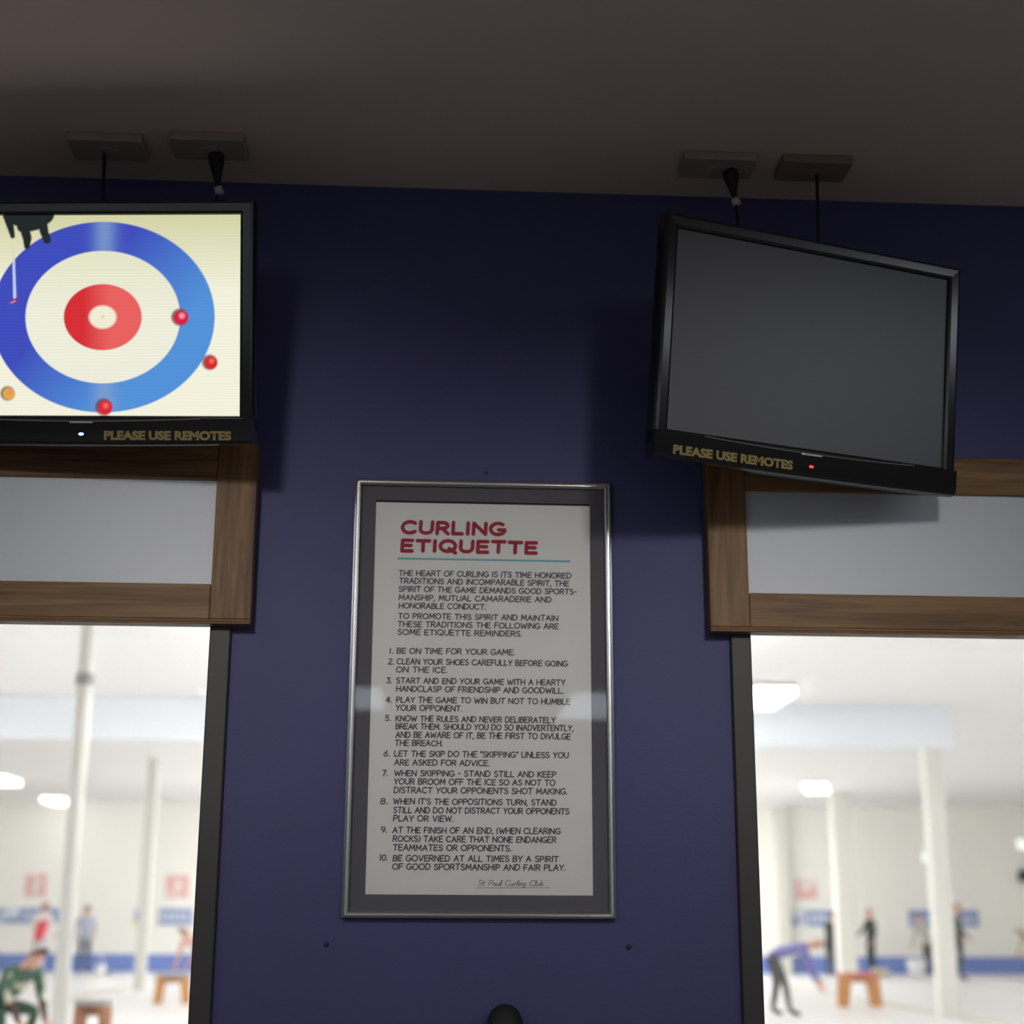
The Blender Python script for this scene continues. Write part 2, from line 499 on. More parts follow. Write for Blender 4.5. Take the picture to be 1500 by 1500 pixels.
def stroke_mesh(bm, lines, half, y):
    """Mitred ribbons with rounded ends; each stroke lies a hair above the one before it."""
    k = 0
    for pl in lines:
        runs, cur = [], [pl[0]]                              # break the line at sharp corners
        for i in range(1, len(pl)):
            if math.hypot(pl[i][0]-cur[-1][0], pl[i][1]-cur[-1][1]) < half*0.12: continue
            cur.append(pl[i])
            if i < len(pl)-1 and len(cur) > 1:
                ux, uz = cur[-1][0]-cur[-2][0], cur[-1][1]-cur[-2][1]
                vx, vz = pl[i+1][0]-cur[-1][0], pl[i+1][1]-cur[-1][1]
                den = math.hypot(ux, uz)*math.hypot(vx, vz)
                if den > 0 and (ux*vx+uz*vz)/den < 0.45:
                    runs.append(cur); cur = [cur[-1]]
        if len(cur) > 1: runs.append(cur)
        for run in runs:
            yy = y-(k % 17)*1.3e-5; k += 1
            L, R = [], []
            n = len(run)
            closed = n > 4 and math.hypot(run[0][0]-run[-1][0], run[0][1]-run[-1][1]) < half*0.5
            for i, (x, z) in enumerate(run):
                p, q = run[max(i-1, 0)], run[min(i+1, n-1)]
                if closed and i in (0, n-1): p, q = run[n-2], run[1]
                d = math.hypot(q[0]-p[0], q[1]-p[1]) or 1e-9
                nx, nz = -(q[1]-p[1])/d*half, (q[0]-p[0])/d*half
                L.append((x+nx, z+nz)); R.append((x-nx, z-nz))
            def cap(c, frm):
                a0 = math.atan2(frm[1]-c[1], frm[0]-c[0])
                return [(c[0]+half*math.cos(a0-math.pi*j/5), c[1]+half*math.sin(a0-math.pi*j/5)) for j in range(1, 5)]
            vL = [bm.verts.new((x, yy, z)) for x, z in L]; vR = [bm.verts.new((x, yy, z)) for x, z in R]
            for i in range(n-1):
                bm.faces.new((vL[i], vL[i+1], vR[i+1], vR[i]))
            if closed: continue
            e = [bm.verts.new((x, yy, z)) for x, z in cap(run[-1], L[-1])]
            bm.faces.new([vL[-1]]+e+[vR[-1]])
            e = [bm.verts.new((x, yy, z)) for x, z in cap(run[0], R[0])]
            bm.faces.new([vR[0]]+e+[vL[0]])
    return bm

LINES = [
    (-0.0674,0.1877,2.4986,'CURLING'),
    (-0.0673,0.2652,2.4543,'ETIQUETTE'),
    (-0.0721,0.3434,2.4398,'#rule'),
    (-0.0683,0.3441,2.3968,'THE HEART OF CURLING IS ITS TIME HONORED'),
    (-0.0669,0.3383,2.3778,'TRADITIONS AND INCOMPARABLE SPIRIT, THE'),
    (-0.0673,0.3570,2.3578,'SPIRIT OF THE GAME DEMANDS GOOD SPORTS-'),
    (-0.0669,0.2960,2.3375,'MANSHIP, MUTUAL CAMARADERIE AND'),
    (-0.0664,0.1394,2.3176,'HONORABLE CONDUCT.'),
    (-0.0672,0.3122,2.2927,'TO PROMOTE THIS SPIRIT AND MAINTAIN'),
    (-0.0681,0.3131,2.2730,'THESE TRADITIONS THE FOLLOWING ARE'),
    (-0.0677,0.2261,2.2538,'SOME ETIQUETTE REMINDERS.'),
    (-0.0859,-0.0776,2.2088,'1.'),
    (-0.0684,0.2087,2.2091,'BE ON TIME FOR YOUR GAME.'),
    (-0.0884,-0.0761,2.1833,'2.'),
    (-0.0678,0.3345,2.1836,'CLEAN YOUR SHOES CAREFULLY BEFORE GOING'),
    (-0.0688,0.0503,2.1646,'ON THE ICE.'),
    (-0.0909,-0.0795,2.1381,'3.'),
    (-0.0681,0.3288,2.1384,'START AND END YOUR GAME WITH A HEARTY'),
    (-0.0677,0.3241,2.1191,'HANDCLASP OF FRIENDSHIP AND GOODWILL.'),
    (-0.0907,-0.0784,2.0932,'4.'),
    (-0.0671,0.3401,2.0935,'PLAY THE GAME TO WIN BUT NOT TO HUMBLE'),
    (-0.0680,0.0858,2.0744,'YOUR OPPONENT.'),
    (-0.0919,-0.0796,2.0500,'5.'),
    (-0.0674,0.3054,2.0494,'KNOW THE RULES AND NEVER DELIBERATELY'),
    (-0.0669,0.3475,2.0313,'BREAK THEM. SHOULD YOU DO SO INADVERTENTLY,'),
    (-0.0665,0.3405,2.0118,'AND BE AWARE OF IT, BE THE FIRST TO DIVULGE'),
    (-0.0678,0.0416,1.9929,'THE BREACH.'),
    (-0.0933,-0.0807,1.9679,'6.'),
    (-0.0686,0.3357,1.9682,'LET THE SKIP DO THE "SKIPPING" UNLESS YOU'),
    (-0.0681,0.1508,1.9480,'ARE ASKED FOR ADVICE.'),
    (-0.0953,-0.0841,1.9232,'7.'),
    (-0.0675,0.3064,1.9235,'WHEN SKIPPING - STAND STILL AND KEEP'),
    (-0.0679,0.3041,1.9044,'YOUR BROOM OFF THE ICE SO AS NOT TO'),
    (-0.0675,0.3321,1.8848,'DISTRACT YOUR OPPONENTS SHOT MAKING.'),
    (-0.0981,-0.0816,1.8589,'8.'),
    (-0.0682,0.3071,1.8592,"WHEN IT'S THE OPPOSITIONS TURN, STAND"),
    (-0.0677,0.3364,1.8394,'STILL AND DO NOT DISTRACT YOUR OPPONENTS'),
    (-0.0672,0.0690,1.8207,'PLAY OR VIEW.'),
    (-0.0946,-0.0813,1.7951,'9.'),
    (-0.0679,0.3159,1.7944,'AT THE FINISH OF AN END, (WHEN CLEARING'),
    (-0.0670,0.3060,1.7747,'ROCKS) TAKE CARE THAT NONE ENDANGER'),
    (-0.0665,0.2029,1.7552,'TEAMMATES OR OPPONENTS.'),
    (-0.0961,-0.0797,1.7328,'10.'),
    (-0.0660,0.3112,1.7317,'BE GOVERNED AT ALL TIMES BY A SPIRIT'),
    (-0.0668,0.3268,1.7127,'OF GOOD SPORTSMANSHIP AND FAIR PLAY.'),
    (0.1277,0.2767,1.6794,'#sig'),
    (0.1242,0.2919,1.6746,'#sigline'),
]

# ---- the framed poster between the windows
PX, PZ = 0.132, 1.607        # the drawn heights below are measured from PZ
poster = thing('framed_poster', 'silver framed curling etiquette poster on the blue wall between the two windows', 'poster', (PX, 0, PZ+0.0025))
fx0, fx1, fz0, fz1 = -0.1785-PX, 0.4425-PX, 0.0, 1.0275
prof = [(0, 0), (0, -0.019), (0.0015, -0.022), (0.004, -0.0232), (0.0062, -0.021), (0.0072, -0.0185), (0.0095, -0.0185),
        (0.0105, -0.0215), (0.0135, -0.0225), (0.0155, -0.021), (0.0155, -0.006), (0.012, -0.006), (0.012, 0)]
obj('frame', sweep_rect(fx0, fx1, fz0, fz1, prof), M_silver, poster, label='silver metal frame')
px0, px1, pz0, pz1 = -0.1270-PX, 0.3930-PX, 1.6505-PZ, 2.5755-PZ
mt = bmesh.new()                                        # the mat board: a bevelled window cut in a sheet
sweep_rect(fx0+0.013, fx1-0.013, fz0+0.013, fz1-0.013,
    [(0, -0.006), (0, -0.0095), (px0-fx0-0.0145, -0.0095), (px0-fx0-0.013, -0.0075), (px0-fx0-0.013, -0.006)], mt)
obj('mat_board', mt, M_matboard, poster, label='dark grey mat')
paper = obj('paper', bx(px0-0.003, px1+0.003, -0.0065, -0.004, pz0-0.003, pz1+0.003), M_paper, poster, label='off-white sheet')
body, title, sig, rule = bmesh.new(), bmesh.new(), bmesh.new(), bmesh.new()
yt = -0.0069
for x0, x1, z, s in LINES:
    a, b, zz = x0-PX, x1-PX, z-PZ
    if s == '#rule':
        bx(a, b, yt, -0.0064, zz-0.0022, zz+0.0022, rule)
    elif s == '#sig':
        stroke_mesh(sig, letter_strokes('St. Paul Curling Club', a, b, zz, 0.0118, slant=0.28, gap=0.06), 0.00062, yt)
    elif s == '#sigline':
        stroke_mesh(sig, [[(a, zz-.0006), (a+(b-a)*.5, zz), (b, zz+.0006)]], 0.0004, yt)
    elif s in ('CURLING', 'ETIQUETTE'):
        stroke_mesh(title, letter_strokes(s, a+0.0045, b-0.005, zz+0.0046, 0.0275 if s == 'CURLING' else 0.0258, slant=0.05, wob=0.015, gap=0.26), 0.0046, yt)
    else:
        stroke_mesh(body, letter_strokes(s, a, b, zz+0.0012, 0.0124, slant=0.06, wob=0.025), 0.0013, yt)
obj('title_lettering', title, M_red, paper, label='dark red title lettering')
obj('rule_line', rule, M_teal, paper, label='pale blue line under the title')
obj('body_lettering', body, M_ink, paper, label='black hand lettering')
obj('signature', sig, M_ink, paper, label='signature in script above a thin line')
obj('glass', bx(fx0+0.0125, fx1-0.0125, -0.0135, -0.0115, fz0+0.0125, fz1-0.0125), M_picglass, poster)

# ---------------------------------------------------------------- televisions
def font_mesh(text, width, height, offset=0.0):
    cu = bpy.data.curves.new('lettering', 'FONT')
    cu.body = text; cu.size = 1; cu.offset = offset; cu.resolution_u = 3; cu.extrude = 0
    o = bpy.data.objects.new('lettering', cu); COL.objects.link(o)
    me = bpy.data.meshes.new_from_object(o.evaluated_get(bpy.context.evaluated_depsgraph_get()))
    bpy.data.objects.remove(o)
    bm = bmesh.new(); bm.from_mesh(me); bpy.data.meshes.remove(me)
    x = [v.co.x for v in bm.verts]; y = [v.co.y for v in bm.verts]
    a, b, c, d = min(x), max(x), min(y), max(y)
    for v in bm.verts:
        v.co = Vector(((v.co.x-a)/(b-a)*width, 0, (v.co.y-c)/(d-c)*height))
    return bm

SW, SH = 0.72, 0.456          # picture size
def television(label, loc, rot, lit, text_x, mount_to):
    t = thing('television', label, 'television', loc, rot, 'flat televisions on the blue wall')
    W, T, B = 0.395, 0.257, -0.299
    # front frame around the picture
    p = [(0.006, 0.034), (0.0, 0.028), (0.0, 0.002), (0.003, -0.006), (0.009, -0.009), (0.026, -0.0085), (0.0315, -0.005), (0.0335, 0.0), (0.0335, 0.012), (0.028, 0.034)]
    fr = sweep_rect(-W, W, -0.2345-0.028, T+0.0045, p)
    obj('front_frame', fr, M_tvblack, t)
    sc = bmesh.new()
    if not lit:
        vs = [sc.verts.new(q) for q in ((-SW/2-.003, 0.0015, -SH/2-.003), (SW/2+.003, 0.0015, -SH/2-.003), (SW/2+.003, 0.0015, SH/2+.003), (-SW/2-.003, 0.0015, SH/2+.003))]
        sc.faces.new(vs)
        obj('screen', sc, M_lcd, t, label='unlit dark grey screen')
    else:
        sc.free()
        picture_screen(t)
    # lower fascia with a shallow curved chin
    fa = bmesh.new()
    n = 40; rows = []
    for i in range(n+1):
        u = -1+2*i/n; x = u*W
        zt = -0.2345 - 0.0065*max(0, 1-(u/0.70)**2)         # upper edge sags gently in the middle
        zb = B + 0.004*u*u
        sec = [(0.030, zt), (-0.0120, zt), (-0.0135, zt-0.0012), (-0.0130, zt-0.030), (-0.0118, zb+0.010), (-0.008, zb+0.003), (0.004, zb), (0.034, zb+0.002)]
        rows.append([fa.verts.new((x, y, z)) for y, z in sec])
    for a, b in zip(rows, rows[1:]):
        for k in range(len(a)):
            fa.faces.new((a[k], a[(k+1) % len(a)], b[(k+1) % len(a)], b[k]))
    fa.faces.new(rows[0]); fa.faces.new(rows[-1][::-1])
    fas = obj('lower_fascia', fa, M_tvblack, t, smooth=False)
    ch = tube([(x, -0.0138, -0.2362-0.0065*max(0, 1-(x/(0.70*W))**2)) for x in [-.275+.55*i/24 for i in range(25)]], 0.0016, 6)
    obj('lip_highlight', ch, M_highlight, t, label='thin strip built for the highlight under the screen')  # the highlight on the fascia lip, built as a metal strip
    obj('maker_badge', bx(-0.027, 0.027, -0.0150, -0.010, -0.2475, -0.2425, bevel=0.0015), M_badge, t, label='small pale badge under the screen')
    led = sphere((0, -0.0134, -0.272), 1, scale=(0.0062, 0.0016, 0.0034))
    obj('power_light', led, M_led_blue if lit else M_led_red, t, smooth=True, label='glowing blue power light' if lit else 'glowing red power light')
    tx = font_mesh('PLEASE USE REMOTES', text_x[1]-text_x[0], 0.0215, 0.055)
    for v in tx.verts: v.co += Vector((text_x[0], -0.0141, -0.2855))
    obj('sticker_lettering', tx, M_gold, t, label='gold sticker letters reading please use remotes')
    # rear housing
    bk = bx(-W+0.006, W-0.006, 0.030, 0.056, B+0.008, T-0.004, bevel=0.008)
    bx(-0.30, 0.30, 0.054, 0.100, -0.22, 0.19, bk, bevel=0.02)
    obj('rear_housing', bk, M_tvsatin, t, smooth=False)
    # arm back to the wall
    R = t.rotation_euler.to_matrix(); L = Vector(loc)
    inv = lambda q: R.inverted() @ (Vector(q)-L)
    mx, mz = mount_to
    br = bx(-0.10, 0.10, 0.1, 0.112, -0.10, 0.10, bevel=0.003)
    tube([(0, 0.11, 0), inv((mx, -0.03, mz))], 0.02, 10, br)
    obj('mount_arm', br, M_darkmetal, t)
    wp = bmesh.new()
    bx(-0.06, 0.06, -0.028, 0.0, -0.13, 0.13, wp, bevel=0.003)
    for v in wp.verts: v.co = inv((mx+v.co.x, v.co.y, mz+v.co.z))
    obj('wall_plate', wp, M_darkmetal, t)
    return t

M_led_blue = emit_mat('blue_power_light', (0.30, 0.42, 1.0), 3.0)
M_led_red = emit_mat('red_power_light', (1.0, 0.06, 0.04), 1.6)
M_picture = bpy.data.materials.new('lit_screen_picture')
M_picture.use_nodes = True
_nt = M_picture.node_tree; _nt.nodes.clear()
_o = _nt.nodes.new('ShaderNodeOutputMaterial'); _e = _nt.nodes.new('ShaderNodeEmission'); _a = _nt.nodes.new('ShaderNodeAttribute')
_a.attribute_name = 'picture'
_nt.links.new(_a.outputs['Color'], _e.inputs[0]); _nt.links.new(_e.outputs[0], _o.inputs[0])
_e.inputs[1].default_value = 1.0

def picture_screen(parent):
    """The broadcast picture: a curling house from above, drawn as screen colours."""
    nx, nz = 480, 304
    X, Z = np.meshgrid(np.linspace(-SW/2-.002, SW/2+.002, nx), np.linspace(-SH/2-.002, SH/2+.002, nz))
    L = lambda c: np.array([lin(v) for v in c])
    def sm(d, w=0.0016): return np.clip(0.5-d/(2*w), 0, 1)[..., None]
    def mixc(a, b, t): return a*(1-t)+b*t
    t01 = lambda v, a, b: np.clip((v-a)/(b-a), 0, 1)[..., None]
    # ice: greener and dimmer towards the top, creamy below
    img = mixc(L((243, 241, 220)), L((208, 208, 160)), np.maximum(t01(Z, 0.05, 0.24), t01(-X, 0.1, 0.42)*t01(Z, 0.0, 0.2)))
    cx, cz = 0.0442, -0.0045
    def ell(rx, rz):
        q = np.sqrt(((X-cx)/rx)**2+((Z-cz)/rz)**2)
        return (q-1)*min(rx, rz)
    band = np.exp(-((X-0.048)/0.026)**2)[..., None]
    blue = mixc(L((64, 78, 188)), L((84, 146, 216)), t01(X*0.8-Z*0.75, -0.05, 0.2))
    blue = mixc(blue, L((128, 160, 205)), band*0.75)
    img = mixc(img, blue, sm(ell(0.259, 0.2175)))
    img = mixc(img, mixc(L((238, 237, 220)), L((226, 228, 196)), t01(Z, 0.0, 0.16)), sm(ell(0.1795, 0.151)))
    red = mixc(L((214, 48, 54)), L((232, 98, 96)), t01(X, 0.0, 0.06))
    img = mixc(img, red, sm(ell(0.0905, 0.0755)))
    img = mixc(img, L((240, 236, 214)), sm(ell(0.0315, 0.0262), 0.003))
    img = mixc(img, L((215, 214, 180)), sm(np.hypot(X-cx, Z-cz)-0.0035, 0.002))
    img = img*(1+0.03*np.sin(Z*900))[..., None]
    # stones
    for sx, sz, r, col in ((0.2245, -0.0055, 0.0185, (214, 34, 70)), (0.2938, -0.108, 0.0165, (214, 44, 42)), (0.0495, -0.2105, 0.0185, (222, 40, 56)), (-0.1748, -0.180, 0.0155, (226, 168, 74))):
        img = mixc(img, L((90, 60, 70)), sm(np.hypot(X-sx+0.002, (Z-sz-0.001))-r-0.001, 0.003)*0.85)
        img = mixc(img, L(col), sm(np.hypot(X-sx-0.001, Z-sz)-r*0.9, 0.002))
        img = mixc(img, L((250, 190, 190) if sz > -0.05 else (240, 130, 110)), sm(np.hypot(X-sx-0.003, Z-sz-0.004)-r*0.3, 0.004)*0.8)
    # broom held by a dark figure at the upper left
    def seg(ax, az, bx_, bz, ra, rb):
        dx, dz = bx_-ax, bz-az
        t = np.clip(((X-ax)*dx+(Z-az)*dz)/(dx*dx+dz*dz), 0, 1)
        return np.hypot(X-ax-t*dx, Z-az-t*dz)-(ra+(rb-ra)*t)
    img = mixc(img, mixc(L((190, 205, 238)), L((224, 222, 176)), t01(Z, 0.115, 0.13)), sm(seg(-0.1650, 0.171, -0.1605, 0.040, 0.0026, 0.0036)))
    img = mixc(img, L((150, 40, 70)), sm(seg(-0.1700, 0.0295, -0.1545, 0.0375, 0.0032, 0.0032)))
    img = mixc(img, L((226, 150, 190)), sm(seg(-0.1690, 0.0285, -0.160, 0.0325, 0.0014, 0.0014)))
    dark = L((36, 42, 42))
    fig = np.minimum.reduce([seg(-0.150, 0.235, -0.098, 0.235, 0.032, 0.030), seg(-0.140, 0.205, -0.105, 0.212, 0.017, 0.016),
        seg(-0.179, 0.235, -0.166, 0.181, 0.013, 0.0055), seg(-0.140, 0.205, -0.132, 0.176, 0.012, 0.0105), seg(-0.132, 0.176, -0.1325, 0.158, 0.0105, 0.007),
        seg(-0.098, 0.215, -0.092, 0.189, 0.0125, 0.010), seg(-0.092, 0.189, -0.0855, 0.172, 0.010, 0.0085)])
    img = mixc(img, dark, sm(fig, 0.0022))
    me = bpy.data.meshes.new('screen')
    co = np.stack([X, np.full_like(X, 0.0015), Z], -1).reshape(-1, 3)
    idx = np.arange(nx*nz).reshape(nz, nx)
    q = np.stack([idx[:-1, :-1], idx[:-1, 1:], idx[1:, 1:], idx[1:, :-1]], -1).reshape(-1, 4)
    me.from_pydata(co.tolist(), [], q.tolist())
    at_ = me.color_attributes.new('picture', 'FLOAT_COLOR', 'POINT')
    rgba = np.concatenate([np.clip(img, 0, 1), np.ones((nz, nx, 1))], -1).astype(np.float32).ravel()
    at_.data.foreach_set('color', rgba)
    me.materials.append(M_picture)
    o = bpy.data.objects.new('screen', me); COL.objects.link(o); o.parent = parent
    o['label'] = 'lit screen showing blue and red curling rings'
    return o

def tv_rot(a, tilt, roll):
    return (Matrix.Rotation(a, 3, 'Z') @ Matrix.Rotation(tilt, 3, 'X') @ Matrix.Rotation(roll, 3, 'Y')).to_euler()
television('black flat television, lit with a curling picture, above the left window', (-0.7959, -0.2756, 2.9369), tv_rot(-0.1126, 0.27, 0.0167), True, (0.053, 0.3465), (-0.82, 2.99))
television('black flat television with a dark unlit screen, turned aside above the right window', (0.8768, -0.3262, 2.8744), tv_rot(0.3096, 0.1469, 0.0117), False, (-0.3505, -0.0485), (0.80, 2.95))

# ---------------------------------------------------------------- fittings on the ceiling above the televisions
def ceiling_box(x, y, w, label, m):
    t = thing('ceiling_box', label, 'junction box', (x, y, LZ), group='flat boxes on the ceiling')
    obj('cover', bx(-w/2, w/2, -0.055, 0.05, -0.022, 0, bevel=0.004), m, t)
    obj('knockout_rim', lathe([(0.021, -0.0245), (0.0225, -0.0235), (0.0225, -0.021)], 16), m, t)
    return t
boxa = ceiling_box(-0.79, -0.185, 0.180, 'flat taupe ceiling box above the lit television, the further from the dark plug', M_boxtaupe)
ceiling_box(-0.546, -0.205, 0.178, 'flat taupe ceiling box with a dark plug hanging from it by the lit television', M_boxtaupe)
ceiling_box(0.695, -0.19, 0.181, 'flat taupe ceiling box with a dark plug hanging from it by the unlit television', M_boxtaupe)
boxb = ceiling_box(0.935, -0.19, 0.174, 'flat brown ceiling box with only a thin cord, above the unlit television', M_boxbrown)

def hanging_plug(top, tip, label, cable_to):
    t = thing('hanging_plug', label, 'cable', top, group='tapered plugs hanging from the ceiling boxes')
    d = Vector(tip)-Vector(top)
    obj('plug_body', tube([(0, 0, 0), d*0.03, d*0.28, d*0.62, d], [0.017, 0.0195, 0.0185, 0.011, 0.005], 14), M_rubber, t, smooth=True)
    e = d+Vector((0.002, 0.0, -0.012))
    obj('white_tie', tube([d*0.99, e*0.995+Vector((0.004, 0, -0.004))], [0.010, 0.0105], 12), M_whiteplast, t, smooth=True, label='small white collar')
    c = Vector(cable_to)-Vector(top)
    obj('cord', tube([e, e*0.6+c*0.4+Vector((0, 0, -0.02)), c], 0.004, 8), M_rubber, t, smooth=True)
    return t
hanging_plug((-0.531, -0.19, LZ-0.022), (-0.522, -0.19, LZ-0.112), 'black tapered plug with a white collar, hanging by the lit television', (-0.60, -0.10, 3.05))
hanging_plug((0.728, -0.185, LZ-0.022), (0.736, -0.19, LZ-0.100), 'black tapered plug with a white collar, hanging by the unlit television', (0.78, -0.12, 3.0))
def cord(box, a, b, label):
    L = Vector(box.location); a, b = Vector(a)-L, Vector(b)-L
    obj('cord', tube([a, a.lerp(b, .35)+Vector((.004, .01, -.01)), a.lerp(b, .7)+Vector((.006, .01, 0)), b], 0.0045, 8), M_rubber, box, smooth=True, label=label)
cord(boxb, (0.945, -0.185, LZ-0.022), (0.955, -0.10, 3.05), 'thin black cord running down from the brown ceiling box')
cord(boxa, (-0.800, -0.18, LZ-0.022), (-0.82, -0.10, 3.05), 'thin black cord running down behind the lit television')

# ---------------------------------------------------------------- small things on the blue wall
def wall_screw(x, z, r, label):
    o = obj('wall_screw', lathe([(r*0.4, 0.0), (r, -0.0015), (r, -0.003), (r*0.6, -0.0045)], 12, None, (x, 0, z), 'y'), M_screw, smooth=True)
    tag(o, label, 'screw', 'screw heads in the blue wall')
wall_screw(-0.211, 1.552, 0.0055, 'dark screw head in the blue wall below the left corner of the poster')
wall_screw(0.472, 1.549, 0.0060, 'dark screw head in the blue wall below the right corner of the poster')
wall_screw(0.138, 2.662, 0.0032, 'tiny nail head in the blue wall above the poster')
kn = thing('wall_fixture', 'small black round-topped fixture on the blue wall below the framed poster', 'wall fixture', (0.189, -0.045, 1.25))
obj('rounded_body', lathe([(0.030, 0.0), (0.040, 0.02), (0.043, 0.08), (0.0425, 0.118), (0.038, 0.146), (0.030, 0.163), (0.018, 0.173), (0.006, 0.177)], 28), M_rubber, kn, smooth=True)
obj('wall_bracket', bx(-0.02, 0.02, 0.03, 0.045, 0.02, 0.12, bevel=0.003), M_darkmetal, kn)

# ---------------------------------------------------------------- lounge lamps, some added for light (behind and beside the camera)
def ceiling_panel(x, y, w, d, label, rz=0, m=None):
    t = thing('ceiling_light', label, 'ceiling light', (x, y, LZ), (0, 0, rz), 'wide ceiling lights of the lounge')
    obj('lamp_frame', sweep_rect(-w/2-.03, w/2+.03, -d/2-.03, d/2+.03, [(0, 0), (0, 0.02), (0.03, 0.02), (0.034, 0.0)]), M_lampbody, t)
    for ch in t.children: ch.rotation_euler = (math.pi/2, 0, 0)
    e = bmesh.new()
    e.faces.new([e.verts.new(q) for q in ((-w/2, -d/2, -0.012), (-w/2, d/2, -0.012), (w/2, d/2, -0.012), (w/2, -d/2, -0.012))])
    obj('diffuser', e, m or M_troffer, t)
    return t
ceiling_panel(-1.10, -9.35, 1.5, 1.3, 'wide ceiling light at the left back of the lounge', 0.0)
ceiling_panel(1.95, -9.65, 1.5, 1.6, 'wide ceiling light at the right back of the lounge', 0.0)
ceiling_panel(4.05, -3.1, 1.7, 2.4, 'long ceiling light at the right of the camera', 0.0, M_sidepanel)
ceiling_panel(-3.8, -3.1, 1.7, 2.4, 'long ceiling light added by symmetry at the left of the camera', 0.0, M_sidepanel)  # added to mirror the right panel and light the left side
def downlight(x, y, label):
    t = thing('added_downlight', label, 'downlight', (x, y, LZ), None, 'downlights added for ambient light in the lounge')
    obj('trim_ring', lathe([(0.122, -0.004), (0.150, -0.004), (0.153, 0.0)], 24), M_lampbody, t)
    e = bmesh.new()
    bmesh.ops.create_circle(e, cap_ends=True, segments=24, radius=0.12, matrix=Matrix.Translation((0, 0, -0.006)))
    obj('lens', e, M_down, t)
    return t
for i, (xa, xb) in enumerate(((-7.5, -2.6), (3.4, 8.5))):
    w = bpy.data.objects.new('window_%d' % (i+3), None); COL.objects.link(w); w['kind'] = 'structure'  # unseen glowing windows, added as soft fill for the blue wall
    w.location = ((xa+xb)/2, YB, 1.0); hw = (xb-xa)/2
    obj('window_frame', sweep_rect(-hw-.06, hw+.06, -.06, 1.86, [(0, 0), (0, 0.03), (0.06, 0.03), (0.06, 0)]), M_bronze, w)
    obj('window_pane', bx(-hw, hw, 0.001, 0.008, 0, 1.8), M_fillwindow, w)
def added_spot(x, y, aim, label):
    t = thing('added_track_spotlight', label, 'spotlight', (x, y, LZ), None, 'track spotlights added to light the blue wall')
    head = Vector((0, 0, -0.20))
    d = (Vector(aim)-Vector((x, y, LZ))-head).normalized()
    obj('stem', tube([(0, 0, 0), (0, 0, -0.02), (0, 0, -0.021), (0, 0, -0.16)], [0.04, 0.04, 0.010, 0.010], 14), M_darkmetal, t)
    can = tube([head-d*0.10, head-d*0.08, head+d*0.10, head+d*0.10, head+d*0.02], [0.06, 0.13, 0.165, 0.155, 0.13], 24)
    obj('lamp_can', can, M_darkmetal, t)
    L = bpy.data.lights.new('spot_beam', 'SPOT')
    L.energy = SPOT; L.color = (1.0, 0.965, 0.93); L.spot_size = math.radians(43); L.spot_blend = 1.0; L.shadow_soft_size = 0.15
    lo = bpy.data.objects.new('spot_beam', L); COL.objects.link(lo); lo.parent = t
    lo.location = head+d*0.11
    lo.rotation_euler = d.to_track_quat('-Z', 'Y').to_euler()
    return t
added_spot(-0.95, -3.2, (-0.45, 0, 2.12), 'black track spotlight, added to light the blue wall, on the ceiling left of the camera')
added_spot(1.14, -3.2, (0.80, 0, 2.12), 'black track spotlight, added to light the blue wall, on the ceiling right of the camera')
downlight(-2.4, -6.2, 'round downlight added for ambient light behind the camera on the left')
downlight(3.1, -6.2, 'round downlight added for ambient light behind the camera on the right')

# ---------------------------------------------------------------- the rink beyond the windows
struct('floor_ice', bx(RX0, RX1, 0.2, RY, ICE-0.2, ICE), M_ice)
struct('ceiling_rink', bx(RX0, RX1, 0.2, RY, RZ, RZ+0.15), M_rinkceil)
struct('wall_far', bx(RX0, RX1, RY, RY+0.2, ICE-0.2, RZ+0.1), M_rinkwall)
struct('wall_rink_left', bx(RX0-0.2, RX0, 0.2, RY, ICE-0.2, RZ+0.1), M_rinkwall)
struct('wall_rink_right', bx(RX1, RX1+0.2, 0.2, RY, ICE-0.2, RZ+0.1), M_rinkwall)
struct('trim_1', bx(RX0, RX1, RY-0.03, RY, ICE, 0.715), M_band)
struct('beam', bx(RX0, 8.25, 20.0, 20.35, 4.27, RZ, bevel=0.02), M_beam)

def column(x, y, w, top=RZ, rnd=False):
    b = lathe([(w/2, ICE), (w/2, top)], 20, None, (x, y, 0)) if rnd else bx(x-w/2, x+w/2, y-w/2, y+w/2, ICE, top, bevel=0.01)
    return struct('column', b, M_column, smooth=rnd)
column(-3.29, 11.4, 0.145, rnd=True)
column(-5.68, 29.4, 0.22)
column(10.80, 36.4, 0.45)
column(7.92, 20.18, 0.28)
column(10.33, 41.2, 0.32)
clamp = obj('pipe_clamp', lathe([(0.078, 0), (0.092, 0.02), (0.092, 0.10), (0.078, 0.12)], 18, None, (-3.29, 11.4, 3.80)), M_greytop, smooth=True)
tag(clamp, 'grey clamp ring high on the slim round column seen through the left window', 'clamp')
for i, x in enumerate((-11.0, -6.2, -1.4, 3.4, 8.15, 13.0)):
    struct('trim_%d' % (i+2), bx(x-0.07, x+0.07, 2.0, 38.0, ICE, ICE+0.012), M_divider)

